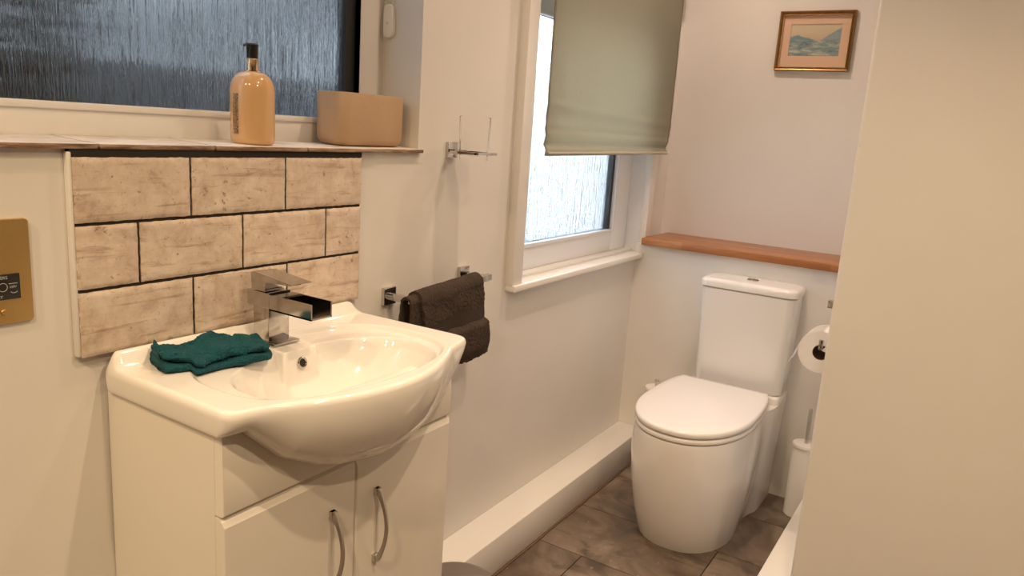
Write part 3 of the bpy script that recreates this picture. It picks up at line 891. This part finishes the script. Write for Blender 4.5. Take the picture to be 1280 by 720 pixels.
obj('inner_fold', bm, [M['brown'], M['brown_band']], tw, smooth=True, angle=70)
bm = drape(1.362, 1.610, .0068, .008, .712, .722, 4.0, skew=.012, lump=.017)
obj('outer_fold', bm, [M['brown'], M['brown_band']], tw, smooth=True, angle=70)

# ------------------------------------------------------------------ tumbler and holder
hd = thing('tumbler_holder', 'chrome square wall bracket with ring holding the glass tumbler', 'holder', (1.573, YA, 1.233))
wall_plate('wall_plate', 1.574, 1.2345, .040, hd, .009)
gx, gy = 1.562, 1.098
bm = bmesh.new(); box(bm, 1.566, 1.582, gy + .036, YA - .008, 1.2275, 1.2365, bev=.001); obj('arm', bm, M['chrome'], hd, smooth=True, angle=40)
bm = bmesh.new()
ro = rrect(gx - .043, gx + .043, gy - .043, gy + .043, .004, 3); n_ = len(ro)
ri = [(gx + .0375 * math.cos(math.atan2(y - gy, x - gx)), gy + .0375 * math.sin(math.atan2(y - gy, x - gx))) for x, y in ro]
loft(bm, [[(x, y, 1.229) for x, y in ro], [(x, y, 1.235) for x, y in ro], [(x, y, 1.235) for x, y in ri], [(x, y, 1.229) for x, y in ri], [(x, y, 1.229) for x, y in ro]], False, False)
obj('ring', bm, M['chrome'], hd, smooth=True, angle=40)
bm = bmesh.new()
lathe(bm, [(.0005, 1.215), (.0325, 1.215), (.0345, 1.217), (.0362, 1.236), (.0385, 1.318), (.0372, 1.3195), (.036, 1.318), (.0338, 1.236), (.0322, 1.226), (.0005, 1.2245)], gx, gy, 64)
tag(obj('glass_tumbler', bm, M['glass'], smooth=True, angle=40), 'clear glass tumbler sitting in the chrome wall holder', 'glass')

# ------------------------------------------------------------------ toilet
to = thing('toilet', 'white close-coupled toilet with closed lid under the wooden shelf', 'toilet', (2.5, .70, 0))
yb = .712
def bowl_ring(z):
    w = interp(z, [(0, .158), (.03, .163), (.10, .176), (.2, .188), (.30, .194), (.36, .193), (.398, .187), (.405, .184)])
    xf = interp(z, [(0, 2.208), (.03, 2.192), (.10, 2.160), (.2, 2.130), (.30, 2.112), (.36, 2.108), (.398, 2.110), (.405, 2.113)])
    xc_ = 2.43
    wr = interp(z, [(0, .150), (.2, .156), (.4, .168)])
    zt = z
    pts = []
    for k in range(49):
        a = PI / 2 + PI * k / 48
        ca, sa = math.cos(a), math.sin(a)
        e = 2 / 2.25
        pts.append((xc_ + (xc_ - xf) * math.copysign(abs(ca) ** e, ca), yb + w * math.copysign(abs(sa) ** e, sa)))
    def sidepts(sgn):
        o_ = []
        ys = .690
        for xx, bl_ in ((2.52, 0), (2.58, .12), (2.62, .5), (2.65, .86), (2.68, 1), (2.74, 1), (2.79, 1), (2.836, 1)):
            wf = w * (1 - .10 * sm(2.43, 2.62, xx))
            y_a = yb + sgn * wf; y_b = ys + sgn * wr
            o_.append((xx, y_a + (y_b - y_a) * bl_))
        return o_
    return pts + sidepts(-1) + sidepts(1)[::-1]
bm = bmesh.new()
zs_ = [0, .008, .03, .06, .1, .15, .2, .25, .3, .34, .37, .385, .394, .4]
rg = [[(x, y, z) for x, y in bowl_ring(z)] for z in zs_]
loft(bm, rg)
# rear platform that carries the cistern
pl = rrect(2.676, 2.836, .690 - .168, .690 + .168, .022, 6)
loft(bm, [[(x, y, .397) for x, y in pl], [(x, y, .420) for x, y in pl], [(x + (2.75 - x) * .04, y + (.69 - y) * .03, .425) for x, y in pl]])
obj('pan', bm, M['toilet'], to, smooth=True, angle=50)
def lid_outline(gr=0):
    P = []
    W, F, xc_ = .188 + gr, 2.108 - gr, 2.395
    for k in range(61):
        a = PI / 2 + PI * k / 60; ca, sa = math.cos(a), math.sin(a); e = 2 / 2.15
        P.append((xc_ + (xc_ - F) * math.copysign(abs(ca) ** e, ca), yb + W * math.copysign(abs(sa) ** e, sa)))
    rear = [(2.46, .187), (2.53, .183), (2.59, .176), (2.64, .166), (2.664, .159), (2.670, .154)]
    P += [(x, yb - (h + gr)) for x, h in rear]
    P += [(x, yb + (h + gr)) for x, h in reversed(rear)]
    return P
def slab(name, z0, z1, gr, mat, r=.006, dome=0.0):
    bm = bmesh.new(); rg = []
    lo = lid_outline(gr); cxm, cym = 2.42, yb
    def ring(ins, z):
        out_ = []
        for x, y in lo:
            d = Vector((x - cxm, y - cym)); L = d.length; out_.append((x - d.x / L * ins, y - d.y / L * ins, z))
        return out_
    rg.append(ring(r, z0)); rg.append(ring(r * .3, z0 + r * .3)); rg.append(ring(0, z0 + r))
    rg.append(ring(0, z1 - r)); rg.append(ring(r * .3, z1 - r * .3)); rg.append(ring(r, z1))
    if dome:
        for q_ in (.03, .06, .1, .14): rg.append(ring(q_, z1 + dome * (1 - (1 - q_ / .16) ** 2)))
    loft(bm, rg)
    return obj(name, bm, mat, to, smooth=True, angle=60)
slab('seat', .4030, .4185, .000, M['seat'], .005)
slab('lid', .4220, .4430, .001, M['seat'], .0075, .003)
def cis_ring(x0, x1, hw, z, r=.03, yc_=.681):
    # curved front
    pts = []
    base_ = rrect(x0, x1, yc_ - hw, yc_ + hw, r, 8)
    for x, y in base_:
        if x < (x0 + x1) / 2: x -= .012 * max(0, 1 - ((y - yc_) / hw) ** 2)
        pts.append((x, y, z))
    return pts
bm = bmesh.new()
loft(bm, [cis_ring(2.706, 2.832, .153, .4255), cis_ring(2.701, 2.835, .158, .430), cis_ring(2.697, 2.836, .160, .52), cis_ring(2.690, 2.836, .166, .70), cis_ring(2.687, 2.836, .1675, .780), cis_ring(2.689, 2.834, .1655, .7815), cis_ring(2.700, 2.824, .155, .7815), cis_ring(2.700, 2.824, .155, .7845)])
obj('cistern', bm, M['toilet'], to, smooth=True, angle=50)
bm = bmesh.new()
loft(bm, [cis_ring(2.698, 2.828, .157, .7845), cis_ring(2.688, 2.836, .167, .7848), cis_ring(2.684, 2.838, .171, .7865), cis_ring(2.683, 2.838, .172, .803), cis_ring(2.686, 2.838, .1695, .811), cis_ring(2.694, 2.834, .161, .8155), cis_ring(2.705, 2.828, .15, .8165)])
obj('cistern_lid', bm, M['toilet'], to, smooth=True, angle=60)
bm = bmesh.new(); lathe(bm, [(.021, .8160), (.0215, .8195), (.0195, .8215), (.0185, .8205), (.018, .8212), (.012, .8235), (.0006, .8245)], 2.762, .683, 40)
fb = obj('flush_button', bm, M['chrome'], to, smooth=True, angle=50); fb['label'] = 'chrome flush button'

# ------------------------------------------------------------------ paper roll, holder, brush, canister, bin
rx, ry, rz_ = 2.36, .352, .722
ph = thing('toilet_roll_holder', 'chrome roll holder on the right wall beside the toilet cistern', 'roll holder', (2.45, YD, .725))
bm = bmesh.new(); box(bm, 2.475, 2.515, YD + .0002, YD + .008, .705, .745, bev=.0015); obj('wall_plate', bm, M['chrome'], ph, smooth=True, angle=40)
bm = bmesh.new(); box(bm, 2.489, 2.501, YD + .007, ry + .006, .727, .739, bev=.001); box(bm, rx - .066, 2.501, ry - .006, ry + .006, .727, .739, bev=.001)
box(bm, rx - .066, rx - .056, ry - .006, ry + .006, .737, .757, bev=.001); obj('bar', bm, M['chrome'], ph, smooth=True, angle=40)
hk = thing('wall_hook', 'small chrome hook bracket on the right wall above the toilet roll', 'hook', (2.36, YD, .86))
bm = bmesh.new(); box(bm, 2.335, 2.375, YD + .0002, YD + .008, .838, .878, bev=.0015); obj('wall_plate', bm, M['chrome'], hk, smooth=True, angle=40)
bm = bmesh.new(); box(bm, 2.344, 2.366, YD + .007, .358, .8445, .8655, bev=.001); obj('arm', bm, M['chrome'], hk, smooth=True, angle=40)
tr_ = thing('toilet_roll', 'part-used white toilet roll on the chrome holder beside the cistern', 'toilet roll', (rx, ry, rz_))
bm = bmesh.new(); n = 64; Rr, rc = .064, .0225
rg = []
zc_ = .739 - rc  # hangs on the bar
def circ(xx, r): return [(xx, ry + r * math.cos(2 * PI * k / n), zc_ + r * math.sin(2 * PI * k / n)) for k in range(n)]
loft(bm, [circ(rx - .05, rc), circ(rx - .05, Rr - .002), circ(rx - .048, Rr), circ(rx + .048, Rr), circ(rx + .05, Rr - .002), circ(rx + .05, rc), circ(rx - .05, rc)], False, False)
obj('roll', bm, M['paper'], tr_, smooth=True, angle=40)
bm = bmesh.new(); loft(bm, [circ(rx - .0495, rc + .0004), circ(rx + .0495, rc + .0004), circ(rx + .0495, rc - .001), circ(rx - .0495, rc - .001), circ(rx - .0495, rc + .0004)], False, False)
obj('cardboard_core', bm, M['card'], tr_, smooth=True, angle=40)
bm = bmesh.new(); g = []
for i in range(13):
    xx = rx - .0495 + .099 * i / 12; r_ = []
    pth = [(ry + (Rr + .0006) * math.cos(a), zc_ + (Rr + .0006) * math.sin(a)) for a in [PI / 2 - PI / 3.6 * k / 8 for k in range(9)]]
    ye, ze = pth[-1]
    for k in range(1, 9): pth.append((ye + .040 * k / 8 + .0015 * math.sin(k * .7 + i * .3), ze - .095 * (k / 8) ** 1.1 + .001 * math.sin(i)))
    g.append([bm.verts.new((xx, y, z)) for y, z in pth])
for i in range(12):
    for k in range(len(g[0]) - 1): bm.faces.new((g[i][k], g[i + 1][k], g[i + 1][k + 1], g[i][k + 1]))
bmesh.ops.solidify(bm, geom=bm.faces[:], thickness=-.0005)
obj('loose_sheet', bm, M['paper'], tr_, smooth=True)

br_ = thing('toilet_brush', 'white cylindrical toilet brush pot on the floor right of the toilet', 'toilet brush', (2.735, .418, 0))
bm = bmesh.new(); lathe(bm, [(.040, 0), (.0435, .003), (.0435, .006), (.0425, .010), (.0425, .258), (.041, .262), (.0005, .262)], 2.735, .418, 48); obj('pot', bm, M['white_plastic'], br_, smooth=True, angle=40)
bm = bmesh.new(); lathe(bm, [(.043, .2605), (.0448, .262), (.0448, .270), (.043, .273), (.0005, .274)], 2.735, .418, 48); obj('lid', bm, M['white_plastic'], br_, smooth=True, angle=40)
bm = bmesh.new(); lathe(bm, [(.0065, .272), (.0065, .40), (.005, .402)], 2.735, .418, 20); obj('handle', bm, M['satin'], br_, smooth=True, angle=40)

cn = thing('lidded_canister', 'white lidded canister with small grey knob in the corner left of the toilet', 'canister', (2.775, 1.005, 0))
bm = bmesh.new(); lathe(bm, [(.040, 0), (.0425, .003), (.0425, .318), (.0005, .32)], 2.775, 1.005, 40); obj('pot', bm, M['white_plastic'], cn, smooth=True, angle=40)
bm = bmesh.new(); lathe(bm, [(.043, .318), (.0448, .320), (.0448, .328), (.043, .331), (.0005, .332)], 2.775, 1.005, 40); obj('lid', bm, M['white_plastic'], cn, smooth=True, angle=40)
bm = bmesh.new(); lathe(bm, [(.0065, .330), (.0065, .350), (.0085, .353), (.0085, .360), (.006, .362)], 2.775, 1.005, 20); obj('knob', bm, M['satin'], cn, smooth=True, angle=40)

bn = thing('pedal_bin', 'round bin with brown-grey lid on the floor right of the cabinet', 'bin', (1.345, .945, 0))
cxb, cyb = 1.355, .9385
bm = bmesh.new(); lathe(bm, [(.094, 0), (.097, .004), (.097, .198), (.095, .20), (.0005, .20)], cxb, cyb, 56); obj('body', bm, M['bin'], bn, smooth=True, angle=40)
bm = bmesh.new(); lathe(bm, [(.098, .2005), (.1005, .202), (.1005, .214), (.098, .218), (.088, .2215), (.06, .2245), (.0005, .226)], cxb, cyb, 56); obj('lid', bm, M['bin'], bn, smooth=True, angle=40)
boxes('pedal', [(cxb - .022, cxb + .022, cyb - .125, cyb - .09, .008, .016)], M['satin'], bn, bev=.002)

# ------------------------------------------------------------------ outside the windows: backdrops made up for light and dark areas
t = plain('blotchy_backdrop', (.2, .24, .29), .9)
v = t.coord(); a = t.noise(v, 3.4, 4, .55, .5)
t.l(t.ramp(a, [(.36, (.075, .08, .086)), (.48, (.17, .182, .195)), (.60, (.42, .44, .455))]), t.b.inputs['Base Color'])  # blotches put in for light and dark areas behind the glass
struct(boxes('wall_backdrop', [(-.6, 1.86, 2.0, 2.1, -.2, 2.6), (1.76, 1.86, YA + T, 2.0, -.2, 2.6)], t.m))  # made-up backdrop; its return blocks stray sky from the basin window
struct(boxes('wall_backdrop_far', [(2.2, 9, 3.4, 3.5, -.2, 1.75)], plain('pale_backdrop', (.30, .30, .29), .9).m))  # added backdrop that sets how bright the small window looks
struct(boxes('wall_backdrop_low', [(-.6, 1.76, 1.93, 2.0, -.2, 1.40)], plain('dark_backdrop', (.065, .068, .072), .9).m))  # made-up dark backdrop for the darker lower part of the pane
struct(boxes('ground_outside', [(-1, 9, YA + T, 3.5, -.25, -.2)], plain('paving', (.16, .16, .155), .9).m))
bm = bmesh.new()
hedge_rnd = random.Random(11)
for k in range(2800):
    x = hedge_rnd.uniform(.42, .805); z = hedge_rnd.uniform(-.18, 2.3); y = hedge_rnd.gauss(1.52, .03)
    if x > .80 + .02 * math.sin(z * 9): continue
    L = hedge_rnd.uniform(.03, .06)
    d = Vector((hedge_rnd.gauss(0, 1), hedge_rnd.gauss(0, 1), hedge_rnd.gauss(0, .6))).normalized(); e = d.orthogonal().normalized() * L * .4
    p = Vector((x, y, z)); bm.faces.new([bm.verts.new(q_) for q_ in (p - d * L, p + e, p + d * L, p - e)])
hd_ = obj('made_up_shrub', bm, plain('shrub_leaf', (.010, .014, .011), .7).m)  # leaves invented to darken the left of the big pane
tag(hd_, 'made-up dark shrub giving the dark left area of the big obscured window', 'shrub')

# ------------------------------------------------------------------ lamps
def downlight(x, y, power, label, lampc, spot=115, blend=.95, rad=.028):
    d = thing('ceiling_downlight', label, 'light', (x, y, ZC))
    bm = bmesh.new(); n = 40
    prof = [(.030, ZC - .0012), (.032, ZC - .004), (.042, ZC - .004), (.044, ZC - .0005), (.030, ZC - .0005)]
    lathe(bm, prof, x, y, 40, False, False); obj('bezel', bm, M['satin'], d, smooth=True, angle=40)
    bm = bmesh.new(); lathe(bm, [(.0298, ZC - .0015), (.0005, ZC - .0018)], x, y, 32, True, True); obj('lens', bm, M['lamp'], d)
    L = bpy.data.lights.new('downlight_lamp', 'SPOT'); L.energy = power; L.color = lampc; L.spot_size = math.radians(spot); L.spot_blend = blend; L.shadow_soft_size = rad
    o = bpy.data.objects.new('downlight_lamp', L); C.objects.link(o); o.location = (x, y, ZC - .03)
downlight(2.50, .88, 20, 'recessed ceiling downlight above the toilet', (1, .75, .58), 150, .8, .02)
downlight(2.20, .62, 30, 'recessed ceiling downlight by the small window', (1, .75, .57), 105)
downlight(1.50, .72, 24, 'added unseen downlight brightening the wall between the basin and the toilet', (1, .735, .50))  # added lamp that lifts the lower wall and pipe boxing
downlight(.95, .08, 46, 'recessed ceiling downlight in front of the basin', (1, .735, .48), 115, .9, .02)
downlight(-.40, .30, 74, 'recessed ceiling downlight at the left end of the room', (1, .725, .43), 150)
downlight(-.70, .80, 54, 'added unseen downlight brightening the left wall and the big window frame', (1, .725, .43), 170)  # added lamp that lifts the window bead and left wall
downlight(.6, -.6, 50, 'recessed ceiling downlight by the far side wall', (1, .735, .46), 165)

w = bpy.data.worlds.new('world'); sc.world = w; w.use_nodes = True
nt = w.node_tree; bg = nt.nodes['Background']
bg.inputs[0].default_value = (.80, .90, 1, 1); bg.inputs[1].default_value = 10.0

# ------------------------------------------------------------------ camera
R = [[0.5345981077933991, -0.8425986374395529, 0.06505689301469947], [-0.13998648031729424, -0.16420726320024692, -0.976442399755695], [0.8334318499266109, 0.5128971738051338, -0.20573730976809562]]
cam = bpy.data.cameras.new('camera'); co = bpy.data.objects.new('camera', cam); C.objects.link(co)
cam.sensor_width = 36; cam.lens = 953.05 / 1280 * 36; cam.clip_start = .02
m = Matrix(((R[0][0], -R[1][0], -R[2][0], 0), (R[0][1], -R[1][1], -R[2][1], 0), (R[0][2], -R[1][2], -R[2][2], 1.30), (0, 0, 0, 1)))
co.matrix_world = m
sc.camera = co
vs_ = sc.view_settings
vs_.view_transform = 'Standard'; vs_.look = 'None'; vs_.gamma = 1; vs_.use_curve_mapping = False; vs_.exposure = 0.05
sc.cycles.use_denoising = True
sc.cycles.max_bounces = 10; sc.cycles.transmission_bounces = 10; sc.cycles.diffuse_bounces = 5
sc.cycles.sample_clamp_indirect = 6
